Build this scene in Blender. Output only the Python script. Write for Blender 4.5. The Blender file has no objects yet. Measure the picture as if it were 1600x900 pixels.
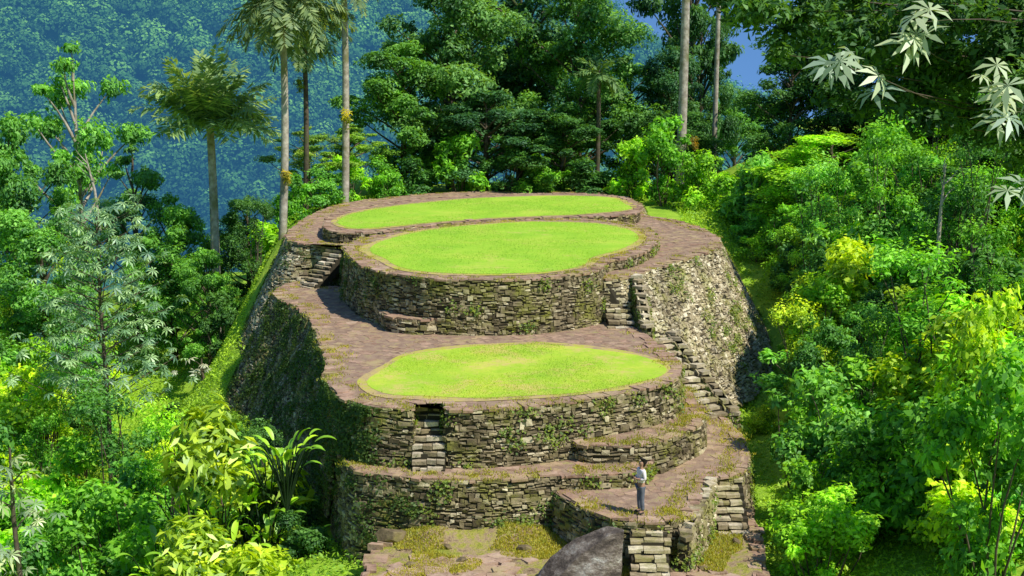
import bpy, bmesh, math, random
import numpy as np
from mathutils import Vector
random.seed(7); rng=np.random.default_rng(7)
R=math.radians
scn=bpy.context.scene; col=scn.collection
CAMZ=14.0; PITCH=R(9.9); F=2000.0
cP,sP=math.cos(PITCH),math.sin(PITCH)
def ray(px,py):
    a=(px-800)/F; b=(450-py)/F
    return (a, cP+b*sP, -sP+b*cP)
def W(px,py,z):
    d=ray(px,py); t=(z-CAMZ)/d[2]; return (d[0]*t,d[1]*t,z)
def WY(px,py,Y):
    d=ray(px,py); t=Y/d[1]; return (d[0]*t,Y,CAMZ+d[2]*t)
def proj(x,y,z):
    dz=z-CAMZ; f=y*cP-dz*sP; u=y*sP+dz*cP
    return 800+F*x/f, 450-F*u/f
def sm(a,b,x):
    t=np.clip((x-a)/(b-a),0,1); return t*t*(3-2*t)
def lerp(a,b,t): return a+(b-a)*t
def wav(x,y,s,seed):
    r=np.random.default_rng(seed); v=0
    for k in range(6):
        a=r.uniform(0,6.28); f=s*r.uniform(.6,1.9); v=v+np.sin((x*math.cos(a)+y*math.sin(a))*f+r.uniform(0,6.28))
    return v/6
def H(x,y):
    x=np.asarray(x,float); y=np.asarray(y,float)
    ridge=lerp(-2.6,3.9,sm(60,88,y))
    xl=lerp(-6.5,-14,sm(46,66,y))
    left=lerp(-7.5,-4.0,sm(80,105,y))-0.22*np.maximum(0,-28-x)
    tl=sm(0,1,(xl-x)/7.5)
    z=lerp(ridge,left,tl)
    xr=lerp(8.5,13.0,sm(46,66,y))
    right=-3.2+0.42*np.clip(x-9,0,30)+0.07*np.clip(y-45,0,60)
    z=np.where(x>xr, lerp(ridge,right,sm(0,3.5,x-xr)), z)
    z=z+np.maximum(0,36-y)*0.30*sm(0,8,36-y)
    z=z-np.maximum(0,y-112)*0.75
    z=np.maximum(z,-150+0*z)
    z=z+wav(x,y,.35,3)*.35*sm(200,60,y)+wav(x,y,.02,4)*6*sm(150,400,np.hypot(x,y))
    return z

# ---------------------------------------------------------------- tags
def tag(o,label=None,cat=None,group=None,kind=None):
    if label:o['label']=label
    if cat:o['category']=cat
    if group:o['group']=group
    if kind:o['kind']=kind
    return o
def empty(name,loc,rz=0):
    o=bpy.data.objects.new(name,None); col.objects.link(o); o.location=loc; o.rotation_euler=(0,0,rz); o.empty_display_size=.3
    return o
def link(name,me,mat=None,parent=None):
    o=bpy.data.objects.new(name,me); col.objects.link(o)
    if mat is not None and len(me.materials)==0:
        for m in (mat if isinstance(mat,(list,tuple)) else [mat]): me.materials.append(m)
    if parent: o.parent=parent
    return o
def mesh_np(name,V,Fq,tint=None,smooth=False,mi=None):
    me=bpy.data.meshes.new(name); V=np.asarray(V,np.float32); Fq=np.asarray(Fq,np.int32)
    n,k=Fq.shape
    me.vertices.add(len(V)); me.vertices.foreach_set('co',V.ravel())
    me.loops.add(n*k); me.loops.foreach_set('vertex_index',Fq.ravel())
    me.polygons.add(n); me.polygons.foreach_set('loop_start',np.arange(0,n*k,k,dtype=np.int32))
    if smooth: me.polygons.foreach_set('use_smooth',np.ones(n,bool))
    if mi is not None: me.polygons.foreach_set('material_index',np.asarray(mi,np.int32))
    me.update(calc_edges=True)
    if tint is not None:
        a=me.attributes.new('tint','FLOAT','FACE'); a.data.foreach_set('value',np.asarray(tint,np.float32))
    return me

# ---------------------------------------------------------------- materials
class NT:
    def __init__(s,name):
        s.m=bpy.data.materials.new(name); s.m.use_nodes=True; s.t=s.m.node_tree; s.t.nodes.clear()
        s.out=s.n('ShaderNodeOutputMaterial')
    def n(s,ty,**k):
        nd=s.t.nodes.new(ty)
        for a,b in k.items(): setattr(nd,a,b)
        return nd
    def l(s,a,b): s.t.links.new(a,b)
    def ramp(s,src,stops):
        r=s.n('ShaderNodeValToRGB'); e=r.color_ramp.elements
        while len(e)<len(stops): e.new(.5)
        for i,(p,c) in enumerate(stops):
            e[i].position=p; e[i].color=(*c,1) if len(c)==3 else c
        s.l(src,r.inputs[0]); return r.outputs[0]
    def noise(s,scale,detail=4,rough=.6,vec=None):
        nd=s.n('ShaderNodeTexNoise'); nd.inputs['Scale'].default_value=scale; nd.inputs['Detail'].default_value=detail; nd.inputs['Roughness'].default_value=rough
        if vec is None:
            if not hasattr(s,'tc'): s.tc=s.n('ShaderNodeTexCoord')
            vec=s.tc.outputs['Object']
        s.l(vec,nd.inputs['Vector']); return nd.outputs['Fac']
    def mix(s,fac,a,b,mode='MIX'):
        m=s.n('ShaderNodeMix',data_type='RGBA',blend_type=mode)
        if isinstance(fac,(int,float)): m.inputs[0].default_value=fac
        else: s.l(fac,m.inputs[0])
        for v,i in ((a,6),(b,7)):
            if isinstance(v,tuple): m.inputs[i].default_value=(*v,1)
            else: s.l(v,m.inputs[i])
        return m.outputs[2]
    def attr(s,name='tint'):
        a=s.n('ShaderNodeAttribute'); a.attribute_name=name; return a.outputs['Fac']
    def bump(s,h,st=.5,d=.05):
        b=s.n('ShaderNodeBump'); b.inputs['Strength'].default_value=st; b.inputs['Distance'].default_value=d; s.l(h,b.inputs['Height']); return b.outputs[0]
    def pbr(s,c,rough=.9,nrm=None,spec=.2):
        p=s.n('ShaderNodeBsdfPrincipled'); p.inputs['Roughness'].default_value=rough; p.inputs['Specular IOR Level'].default_value=spec
        if isinstance(c,tuple): p.inputs['Base Color'].default_value=(*c,1)
        else: s.l(c,p.inputs['Base Color'])
        if nrm: s.l(nrm,p.inputs['Normal'])
        s.l(p.outputs[0],s.out.inputs[0]); return s.m
def foliage(name,transl=.4,gloss=.03,grough=.6):
    t=NT(name); oi=t.n('ShaderNodeObjectInfo')
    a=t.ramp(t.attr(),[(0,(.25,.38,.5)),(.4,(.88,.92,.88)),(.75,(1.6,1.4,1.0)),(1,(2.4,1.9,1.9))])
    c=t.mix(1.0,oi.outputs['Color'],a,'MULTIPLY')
    d=t.n('ShaderNodeBsdfDiffuse'); t.l(c,d.inputs[0])
    tr=t.n('ShaderNodeBsdfTranslucent'); c2=t.mix(1.0,c,(1.5,1.3,.4),'MULTIPLY'); t.l(c2,tr.inputs[0])
    m=t.n('ShaderNodeMixShader'); m.inputs[0].default_value=transl; t.l(d.outputs[0],m.inputs[1]); t.l(tr.outputs[0],m.inputs[2])
    g=t.n('ShaderNodeBsdfGlossy'); g.inputs['Roughness'].default_value=grough; g.inputs[0].default_value=(.9,1,.9,1)
    m2=t.n('ShaderNodeMixShader'); m2.inputs[0].default_value=gloss; t.l(m.outputs[0],m2.inputs[1]); t.l(g.outputs[0],m2.inputs[2])
    t.l(m2.outputs[0],t.out.inputs[0]); return t.m
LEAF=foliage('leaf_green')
LEAFG=foliage('leaf_glossy',.3,.08,.5)
def bark(name,c1,c2,moss=(.06,.09,.02)):
    t=NT(name); n=t.noise(3,6); c=t.ramp(n,[(.3,c1),(.7,c2)])
    m=t.ramp(t.noise(.8,4),[(.5,(0,0,0)),(.65,(1,1,1))]); c=t.mix(m,c,moss)
    return t.pbr(c,.9,t.bump(t.noise(12,5),.6,.03))
BARK=bark('bark_brown',(.06,.045,.03),(.18,.14,.10))
BARKP=bark('bark_pale',(.24,.20,.15),(.60,.53,.44),(.22,.20,.10))
def stone_mat(name,cols,moss,mossc,mp=(.52,.66),ns=5,lo=.45,ms=.7):
    t=NT(name); c=t.ramp(t.attr(),[(i/(len(cols)-1),k) for i,k in enumerate(cols)])
    n=t.noise(ns,6,.7); v=t.ramp(n,[(.25,(lo,lo,lo)),(.75,(1.35,1.33,1.28))]); c=t.mix(1.0,c,v,'MULTIPLY')
    c=t.mix(1.0,c,t.ramp(t.noise(.5,5,.7),[(.35,(.6,.58,.55)),(.6,(1.15,1.13,1.08))]),'MULTIPLY')
    if moss:
        m=t.ramp(t.noise(ms,7,.75),[(mp[0],(0,0,0)),(mp[1],(moss,moss,moss))]); c=t.mix(m,c,mossc)
    return t.pbr(c,.92,t.bump(t.noise(14,5,.7),.7,.04))
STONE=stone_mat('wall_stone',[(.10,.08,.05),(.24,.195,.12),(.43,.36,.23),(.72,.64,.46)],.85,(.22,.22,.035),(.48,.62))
STONEL=stone_mat('wall_stone_sunlit',[(.16,.125,.08),(.33,.27,.17),(.52,.44,.29),(.80,.72,.54)],.8,(.27,.26,.055),(.48,.64))  # paler copy of the wall stone, with sunlight put into its colour
CORE=NT('wall_gaps').pbr((.05,.042,.027),1)
t=NT('paving_stone'); c=t.ramp(t.attr(),[(0,(.28,.165,.11)),(.5,(.37,.235,.16)),(1,(.47,.33,.235))])
c=t.mix(1.0,c,t.ramp(t.noise(1.6,10,.8),[(.36,(.5,.45,.40)),(.5,(1,1,1)),(.66,(1.4,1.4,1.38))]),'MULTIPLY'); c=t.mix(t.ramp(t.noise(.6,9,.8),[(.49,(0,0,0)),(.62,(.85,.85,.85))]),c,(.42,.33,.15)); PAVE=t.pbr(c,.92,t.bump(t.noise(9,5,.7),.6,.04))
t=NT('paving_bed'); c=t.ramp(t.noise(2,8,.7),[(.3,(.18,.11,.075)),(.55,(.34,.23,.155)),(.7,(.34,.32,.09))]); PBED=t.pbr(c,1,t.bump(t.noise(9,5),.7,.05))
STEPM=stone_mat('step_stone',[(.22,.17,.10),(.37,.30,.19),(.52,.44,.31),(.7,.62,.48)],.6,(.24,.24,.05))
def lawnmat(name,k,worn,thr):
    t=NT(name); c=t.ramp(t.noise(.4,6,.7),[(.3,(.26*k,.50,.04)),(.5,(.36*k,.58,.05)),(.68,(.50*k,.61,.08))])
    c=t.mix(t.ramp(t.noise(5,6,.75),[(.35,(0,0,0)),(.8,(.5,.5,.5))]),c,(.24,.40,.03)); c=t.mix(t.ramp(t.noise(.7,9,.8),[(thr,(0,0,0)),(thr+.12,(worn,worn,worn))]),c,(.60,.47,.15)); return t.pbr(c,.95,t.bump(t.noise(18,4),.4,.03),.05)
LAWN=lawnmat('lawn',1,.6,.55); LAWNW=lawnmat('lawn_worn',1.15,.85,.49)
t=NT('worn_turf'); c=t.ramp(t.noise(1.3,8,.75),[(.35,(.36,.25,.16)),(.48,(.50,.38,.15)),(.58,(.44,.44,.06))]); WORN=t.pbr(c,.95,t.bump(t.noise(14,4),.5,.04),.05)
t=NT('soil_moss'); c=t.ramp(t.noise(1.5,9,.75),[(.36,(.22,.14,.08)),(.46,(.52,.37,.21)),(.54,(.46,.43,.08)),(.66,(.25,.31,.03))])
SOIL=t.pbr(c,.95,t.bump(t.noise(5,8,.75),1,.2))
t=NT('hill_ground'); c=t.ramp(t.noise(.25,6,.65),[(.3,(.18,.34,.03)),(.55,(.32,.50,.045)),(.75,(.46,.56,.07))]); GROUND=t.pbr(c,1,t.bump(t.noise(4,5),.8,.15),.05)
t=NT('boulder_rock'); mp_=t.n('ShaderNodeMapping'); t.tc=t.n('ShaderNodeTexCoord'); t.l(t.tc.outputs['Object'],mp_.inputs[0]); mp_.inputs['Rotation'].default_value=(0,R(35),0); mp_.inputs['Scale'].default_value=(.6,1,2.0)
c=t.ramp(t.noise(1.2,10,.8,mp_.outputs[0]),[(.38,(.07,.055,.045)),(.48,(.21,.165,.13)),(.55,(.40,.34,.28)),(.64,(.78,.74,.66))]); ROCK=t.pbr(c,.9,t.bump(t.noise(3.5,9,.75),1,.3))
def farmat(name,cols,haze):
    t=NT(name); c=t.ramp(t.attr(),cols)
    d=t.n('ShaderNodeBsdfDiffuse'); t.l(c,d.inputs[0]); e=t.n('ShaderNodeEmission'); e.inputs[0].default_value=(*haze,1)
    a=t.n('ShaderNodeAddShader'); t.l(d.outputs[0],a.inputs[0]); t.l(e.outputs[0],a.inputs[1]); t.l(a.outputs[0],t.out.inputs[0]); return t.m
FAR=farmat('far_forest_haze',[(0,(.01,.035,.02)),(.45,(.05,.14,.03)),(1,(.20,.42,.06))],(.020,.085,.185))  # even blue emission imitates distance haze; the forest itself does not glow

# ---------------------------------------------------------------- paths and walls
def catmull(pts,closed=True,step=.5):
    P=[np.array(p,float) for p in pts]; n=len(P); out=[]
    rngi=range(n) if closed else range(n-1)
    for i in rngi:
        g=(lambda k:P[k%n]) if closed else (lambda k:P[min(max(k,0),n-1)])
        p0,p1,p2,p3=g(i-1),g(i),g(i+1),g(i+2); L=np.linalg.norm(p2-p1); k=max(1,int(L/step))
        for j in range(k):
            t=j/k; out.append(.5*((2*p1)+(-p0+p2)*t+(2*p0-5*p1+4*p2-p3)*t*t+(-p0+3*p1-3*p2+p3)*t**3))
    if not closed: out.append(P[-1])
    return np.array(out)
def area(P): x,y=P[:,0],P[:,1]; return .5*np.sum(x*np.roll(y,-1)-y*np.roll(x,-1))
def normals(P,closed=True):
    if closed: T=np.roll(P,-1,0)-np.roll(P,1,0)
    else: T=np.gradient(P,axis=0)
    N=np.stack([T[:,1],-T[:,0]],1); N/=np.linalg.norm(N,axis=1,keepdims=True)+1e-9
    return N
def inside(x,y,P):
    x=np.asarray(x);y=np.asarray(y); r=np.zeros(x.shape,bool); n=len(P)
    for i in range(n):
        x1,y1=P[i,0],P[i,1]; x2,y2=P[(i+1)%n,0],P[(i+1)%n,1]
        c=((y1>y)!=(y2>y))&(x<(x2-x1)*(y-y1)/(y2-y1+1e-12)+x1); r^=c
    return r
def outline(px,z,step=.5):
    P=catmull([W(a,b,z) for a,b in px],True,step)
    if area(P)<0: P=P[::-1].copy()
    return P
class Q:
    def __init__(s): s.V=[];s.F=[];s.T=[];s.M=[]
    def quadbox(s,back,front,t,mi=0):
        b=len(s.V); s.V+=back+front
        s.F+=[(b+4,b+5,b+6,b+7)]+[(b+i,b+(i+1)%4,b+4+(i+1)%4,b+4+i) for i in range(4)]
        s.T+=[t]*5; s.M+=[mi]*5
    def quad(s,a,b_,c,d,t=.5,mi=0):
        b=len(s.V); s.V+=[a,b_,c,d]; s.F.append((b,b+1,b+2,b+3)); s.T.append(t); s.M.append(mi)
    def poly(s,P,z,mi):
        bm=bmesh.new(); vs=[bm.verts.new((p[0],p[1],z)) for p in P]; f=bm.faces.new(vs)
        bmesh.ops.triangulate(bm,faces=[f]); bm.verts.index_update(); b=len(s.V); s.V+=[tuple(v.co) for v in bm.verts]
        for f in bm.faces: s.F.append(tuple(b+v.index for v in f.verts)); s.T.append(.5); s.M.append(mi)
        bm.free()
    def build(s,name,mat,parent=None):
        if not s.F: return None
        me=bpy.data.meshes.new(name); me.from_pydata([tuple(v) for v in s.V],[],s.F)
        me.polygons.foreach_set('material_index',np.array(s.M,np.int32)); a=me.attributes.new('tint','FLOAT','FACE'); a.data.foreach_set('value',np.array(s.T,np.float32))
        return link(name,me,mat,parent)
J=lambda a:random.uniform(-a,a)
CR=[]
def wallmesh(P,zb,batter,closed=True,q=None,size=1.0,tb=0.0,allsides=False,creep=None):
    q=q or Q(); N=normals(P,closed)
    if closed: P=np.vstack([P,P[:1]]); N=np.vstack([N,N[:1]])
    n=len(P); S=np.concatenate([[0],np.cumsum(np.linalg.norm(np.diff(P[:,:2],axis=0),axis=1))])
    B=np.array([batter(P[i,0],P[i,1],N[i,0],N[i,1]) for i in range(n)]); Z=np.array([zb(P[i,0],P[i,1],N[i,0],N[i,1]) for i in range(n)])
    def at(s,dep,off):
        x=np.interp(s,S,P[:,0]);y=np.interp(s,S,P[:,1]);z=np.interp(s,S,P[:,2]);nx=np.interp(s,S,N[:,0]);ny=np.interp(s,S,N[:,1]);b=np.interp(s,S,B)
        o=b*dep+off; return (float(x+nx*o),float(y+ny*o),float(z-dep))
    for i in range(n-1):
        d0=P[i,2]-Z[i]; d1=P[i+1,2]-Z[i+1]
        q.quad(at(S[i],0,-.03),at(S[i],d0,-.03),at(S[i+1],d1,-.03),at(S[i+1],0,-.03),.5,1)
    dep=0.0; L=S[-1]; maxd=(P[:,2]-Z).max(); ph=[random.uniform(0,6) for _ in range(3)]
    while dep<maxd:
        h=random.uniform(.06,.15)*size; s=-random.uniform(0,.3)
        while s<L:
            w=random.choice([random.uniform(.1,.26),random.uniform(.2,.5)])*size; s1=min(s+w,L); s0=max(s,0)
            mid=(s0+s1)/2; ny=np.interp(mid,S,N[:,1]); zz=np.interp(mid,S,P[:,2])-np.interp(mid,S,Z)
            if s1-s0>.04 and dep<zz and (ny<.35 or allsides) and random.random()>.03:
                big=random.random()<.14; hh=h*(random.uniform(1.3,2.2) if big else random.uniform(.7,1.25))
                dd=dep+(.09*math.sin(mid*.9+ph[0]+dep*.8)+.05*math.sin(mid*2.3+ph[1]))*min(1,dep/.6)+J(.05)*size; dd=max(dd,0.0)
                g=.006*size; pr=random.uniform(.0,.05)*size+(.03 if big else 0); e=.03*size; i1=.010*size
                bk=[at(s0+g,dd+g,-.05),at(s1-g,dd+g,-.05),at(s1-g,dd+hh-g,-.05),at(s0+g,dd+hh-g,-.05)]
                fr=[at(s0+g+i1+J(e),dd+g+i1+J(e*.8),pr+J(.025)),at(s1-g-i1+J(e),dd+g+i1+J(e*.8),pr+J(.025)),at(s1-g-i1+J(e),dd+hh-g-i1+J(e*.8),pr+J(.025)),at(s0+g+i1+J(e),dd+hh-g-i1+J(e*.8),pr+J(.025))]
                q.quadbox(bk,fr,min(1,max(0,random.gauss(.45+tb,.27))))
            s=s1+.001 if s1>s else s+w
        dep+=h
    if creep:
        for k in range(creep[0]):
            s=random.uniform(0,L); nx=float(np.interp(s,S,N[:,0])); ny=float(np.interp(s,S,N[:,1])); zz=float(np.interp(s,S,P[:,2])-np.interp(s,S,Z))
            if ny>.3: continue
            pr=creep[1](nx,ny,float(np.interp(s,S,P[:,0])))
            if random.random()>pr: continue
            dep=zz*random.random()
            for m in range(random.randint(20,70)):
                p=at(min(L,max(0,s+random.gauss(0,.22))),max(0,dep+random.gauss(0,.16)),.06+random.random()*.12); CR.append((*p,nx,ny))
    return q
def slabtop(q,cx,cy,z,r,th,t,zr=.004):
    a0=random.uniform(0,6.28); ps=[]
    for i in range(4):
        a=a0+i*math.pi/2+random.uniform(-.35,.35); rr=r*random.uniform(.75,1.15); ps.append((cx+rr*math.cos(a),cy+rr*math.sin(a)))
    q.quadbox([(p[0],p[1],z-th) for p in ps],[(cx+(p[0]-cx)*.985,cy+(p[1]-cy)*.985,z+J(zr)) for i,p in enumerate(ps)],t)
def rimmesh(P,closed=True,w=(.35,.7),q=None,up=.03):
    q=q or Q(); N=normals(P,closed)
    if closed: P=np.vstack([P,P[:1]]);N=np.vstack([N,N[:1]])
    S=np.concatenate([[0],np.cumsum(np.linalg.norm(np.diff(P[:,:2],axis=0),axis=1))]); s=0
    def at(s,o,dz):
        return (float(np.interp(s,S,P[:,0])+np.interp(s,S,N[:,0])*o),float(np.interp(s,S,P[:,1])+np.interp(s,S,N[:,1])*o),float(np.interp(s,S,P[:,2])+dz))
    while s<S[-1]-.1:
        L=random.uniform(.15,.7); s1=min(s+L,S[-1]); wi=random.uniform(*w); oo=random.uniform(-.10,.15); z=random.uniform(-.015,up*1.8)
        c=[(s+.004,-wi),(s1-.004,-wi+J(.1)),(s1-.004-random.uniform(0,.05),oo+J(.06)),(s+.004+random.uniform(0,.05),oo+J(.06))]
        q.quadbox([at(a,o,-.07) for a,o in c],[at(a+J(.01),o,z+J(.014)) for a,o in c],min(1,max(0,random.gauss(.5,.2))))
        s=s1
    return q
def cap(name,P,z,mat,parent=None):
    q=Q(); q.poly(P,z,0); return q.build(name,[mat],parent)
def terrace(label,P,z,zb,batter,lawn=None,name='stone_terrace',size=1.0,tb=0.0,mat=None,wr=(.3,.6),avoid=(),creep=None):
    root=empty(name,(0,0,0)); tag(root,label,'terrace')
    zbf=zb if callable(zb) else (lambda x,y,nx,ny:zb)
    bf=batter if callable(batter) else (lambda x,y,nx,ny:batter)
    wallmesh(P,zbf,bf,size=size,tb=tb,creep=creep).build('retaining_wall',[mat or STONE,CORE],root)
    rimmesh(P,w=wr).build('rim_stones',[PAVE],root)
    q=Q(); q.poly(P,z-.004,1)
    x0,y0=P[:,:2].min(0); x1,y1=P[:,:2].max(0); st=.5
    xs,ys=np.meshgrid(np.arange(x0,x1,st),np.arange(y0,y1,st)); xs=xs.ravel()+rng.uniform(-.2,.2,xs.size); ys=ys.ravel()+rng.uniform(-.2,.2,ys.size)
    Ni=P[:,:2]-normals(P)*.35
    ok=inside(xs,ys,Ni)&(rng.random(xs.size)>.25)
    if lawn is not None: ok&=~inside(xs,ys,lawn)
    for A in avoid: ok&=~inside(xs,ys,A)
    for x,y in zip(xs[ok],ys[ok]):
        slabtop(q,float(x),float(y),z+random.uniform(0,.012),random.uniform(.12,.42),.05,min(1,max(0,random.gauss(.5,.13)+.35*float(wav(x,y,.5,77)))))
    q.build('paving',[PAVE,PBED],root)
    return root
Z0,ZL,ZM,Z1,ZR,Z2,Z3,ZF=0.0,.5,1.1,2.5,4.4,4.9,5.0,-1.5
lawn1=outline([(563,597),(600,574),(640,553),(720,542),(820,537),(920,542),(1000,555),(1046,573),(1040,590),(980,606),(880,618),(790,624),(720,625),(670,623),(630,622),(590,617)],Z1)
lawn2=outline([(572,386),(640,364),(720,353),(820,347),(920,348),(975,355),(1002,369),(990,386),(935,402),(912,417),(840,427),(740,430),(640,424),(592,405)],Z2)
lawn3=outline([(522,346),(560,331),(640,319),(740,310),(860,306),(950,308),(984,318),(984,328),(900,336),(780,341),(680,348),(590,357),(545,357)],Z3)
T1=outline([(427,458),(465,480),(490,508),(498,535),(512,560),(509,588),(528,616),(570,633),(625,639),(700,641),(800,638),(900,627),(1000,610),(1052,594),(1063,575),(1045,552),(1020,533),(1002,520),(985,508),(940,492),(700,480),(560,455),(470,440)],Z1)
T2=outline([(538,386),(550,403),(578,419),(640,431),(700,437),(800,437),(870,433),(932,423),(950,408),(985,402),(1018,386),(1024,368),(1000,352),(940,344),(860,342),(780,345),(690,352),(610,364),(560,374)],Z2)
T3=outline([(505,352),(520,362),(560,364),(610,360),(690,349),(790,342),(900,339),(985,335),(999,326),(988,313),(945,304),(860,302),(740,305),(640,313),(560,324),(520,336)],Z3)
RG=outline([(448,372),(470,380),(540,384),(600,400),(700,420),(800,425),(900,428),(945,436),(985,432),(1020,420),(1075,404),(1118,388),(1124,374),(1095,356),(1050,343),(1006,335),(1000,318),(950,303),(840,299),(700,301),(560,314),(500,330),(462,352)],ZR)
LG=outline([(545,728),(560,737),(620,744),(690,750),(790,749),(885,743),(985,739),(1012,728),(1030,705),(1060,690),(1080,670),(1060,640),(800,650),(545,668)],ZL)
MB=outline([(905,694),(960,697),(1020,693),(1045,686),(1075,672),(1100,655),(1090,628),(1060,605),(930,640),(900,670)],ZM,.35)
PL=outline([(866,765),(890,782),(930,801),(962,812),(985,814),(1040,814),(1072,808),(1088,792),(1098,765),(1106,748),(1150,742),(1166,730),(1168,700),(1145,665),(1118,645),(1090,640),(1050,670),(980,700),(880,730)],Z0,.35)
FG=outline([(580,862),(592,846),(640,832),(720,818),(860,800),(1000,800),(1120,790),(1165,800),(1190,850),(1180,1000),(1000,1080),(560,1050)],ZF)
xa=W(643,640,Z1)[0]; xb=W(697,640,Z1)[0]
keep=[]; done=False; ND=.85
for p in T1:
    if xa<=p[0]<=xb and p[1]<46:
        if not done:
            yf=p[1]
            keep+=[[xa,yf,Z1],[xa+.02,yf+ND*.5,Z1],[xa+.04,yf+ND,Z1],[(xa+xb)/2,yf+ND+.05,Z1],[xb-.04,yf+ND,Z1],[xb-.02,yf+ND*.5,Z1],[xb,yf,Z1]]; done=True
    else: keep.append(list(p))
T1=np.array(keep); notch_y=yf
def bat1(x,y,nx,ny): return .08+.40*float(sm(46,58,y))*float(sm(.1,-.5,nx))
def zb1(x,y,nx,ny): return ZL-.1 if (ny<-.4 and y<47 and x>-6.3) else (-1.5 if x>0 else float(lerp(-2.2,-6.8,sm(44,56,y))))
terrace('lower stone terrace with a round lawn and a stair notch in its front wall',T1,Z1,zb1,bat1,lawn1,size=.9,creep=(1900,lambda nx,ny,x:.9 if nx<-.45 else .05))
terrace('middle round stone terrace holding the second lawn, right above the lower one',T2,Z2,lambda x,y,nx,ny:(Z1-.1 if (x<6.2 and y<70) else ZR-.1) if ny<.3 else ZR-.1,.07,lawn2,size=.9,creep=(300,lambda nx,ny,x:.25))
terrace('farthest and highest stone terrace with a thin oval lawn',T3,Z3,ZR-.1,.05,lawn3)
def batr(x,y,nx,ny):
    if nx>.15: return .12+.42*float(sm(.15,.6,nx))
    return .06+.42*float(sm(-.0,-.6,nx))
def zbr(x,y,nx,ny): return -2.2 if x>5 else (-6.8 if x<-9 else Z1-.2)
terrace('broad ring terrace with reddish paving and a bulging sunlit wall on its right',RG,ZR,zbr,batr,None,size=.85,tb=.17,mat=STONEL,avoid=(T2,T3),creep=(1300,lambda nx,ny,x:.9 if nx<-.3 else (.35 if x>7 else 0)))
terrace('long narrow stone ledge below the lower terrace wall',LG,ZL,lambda x,y,nx,ny:-1.7 if x>-4.6 else -3.4,.07,None,name='stone_ledge',size=.92,avoid=(T1,),creep=(300,lambda nx,ny,x:.3))
terrace('short raised stone bench against the lower terrace wall, above the person',MB,ZM,-.1,.08,None,name='stone_bench',avoid=(T1,),wr=(.25,.45))
terrace('paved stone landing and path the person stands on',PL,Z0,-2.2,.1,None,name='stone_landing',avoid=(LG,MB),wr=(.2,.45),creep=(150,lambda nx,ny,x:.3))
BN=outline([(603,493),(640,499),(682,499),(690,491),(735,487),(772,482),(770,468),(700,470),(600,478)],3.15,.3)
terrace('low stone bench at the foot of the middle terrace wall',BN,3.15,Z1-.1,.05,None,name='stone_bench',wr=(.2,.4))
x0,y0=FG[:,:2].min(0);x1,y1=FG[:,:2].max(0); st=.16; ax=np.arange(x0,x1,st); ay=np.arange(y0,y1,st); AX,AY=np.meshgrid(ax,ay); ins=inside(AX,AY,FG[:,:2]-normals(FG)*.05)
AZ=ZF+.10*wav(AX,AY,1.1,51)+.06*wav(AX,AY,3.2,52)+rng.normal(0,.012,AX.shape); idx=np.arange(AX.size).reshape(AX.shape); fm=ins[:-1,:-1]&ins[:-1,1:]&ins[1:,1:]&ins[1:,:-1]
AZ=AZ+.55*np.exp(-((AX+.1)**2/2.2+(AY-40.6)**2/.5))+.4*np.exp(-((AX+2.7)**2/1.2+(AY-40.3)**2/.5))
Fq=np.stack([idx[:-1,:-1],idx[:-1,1:],idx[1:,1:],idx[1:,:-1]],-1)[fm]
g=link('foreground_ground',mesh_np('foreground_ground',np.stack([AX,AY,AZ],-1).reshape(-1,3),Fq,smooth=True),SOIL); tag(g,'bare mossy earth in front of the walls','ground',kind='structure')
root=empty('stone_terrace',(0,0,0)); tag(root,'lowest stone edge around the mossy earth beside the boulder','terrace')
q=wallmesh(FG,lambda x,y,nx,ny:-4.5,lambda *a:.15); rimmesh(FG,w=(.2,.6),q=q,up=.1)
for i in range(110):
    px=random.uniform(590,830) if random.random()<.75 else random.uniform(990,1150); py=random.uniform(870,930); p=W(px,py,ZF); slabtop(q,p[0],p[1],ZF+random.uniform(.05,.10),random.uniform(.25,.55),.2,random.uniform(.5,1),.015)
q.build('retaining_wall',[PAVE,CORE],root)
def blades(name,label,xs,ys,zs,hh,color,cat='grass'):
    n=len(xs); a=rng.uniform(0,6.28,n); w=rng.uniform(.5,1,n)*hh*.35; h=rng.uniform(.5,1.2,n)*hh; lx=rng.normal(0,.4,n)*hh; ly=rng.normal(0,.4,n)*hh
    V=np.empty((n,4,3)); b=np.stack([xs,ys,zs],1); dx=np.stack([np.cos(a)*w,np.sin(a)*w,0*w],1); tp=np.stack([lx,ly,h],1)
    V[:,0]=b-dx;V[:,1]=b+dx;V[:,2]=b+tp+dx*.3;V[:,3]=b+tp-dx*.3
    o=link(name,mesh_np(name,V.reshape(-1,3),np.arange(n*4).reshape(-1,4),np.clip(rng.uniform(.3,.65,n)+.2*wav(xs,ys,.6,11),0,1)),LEAF); o.color=(*color,1)
    tag(o,label,cat,kind='stuff')
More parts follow.
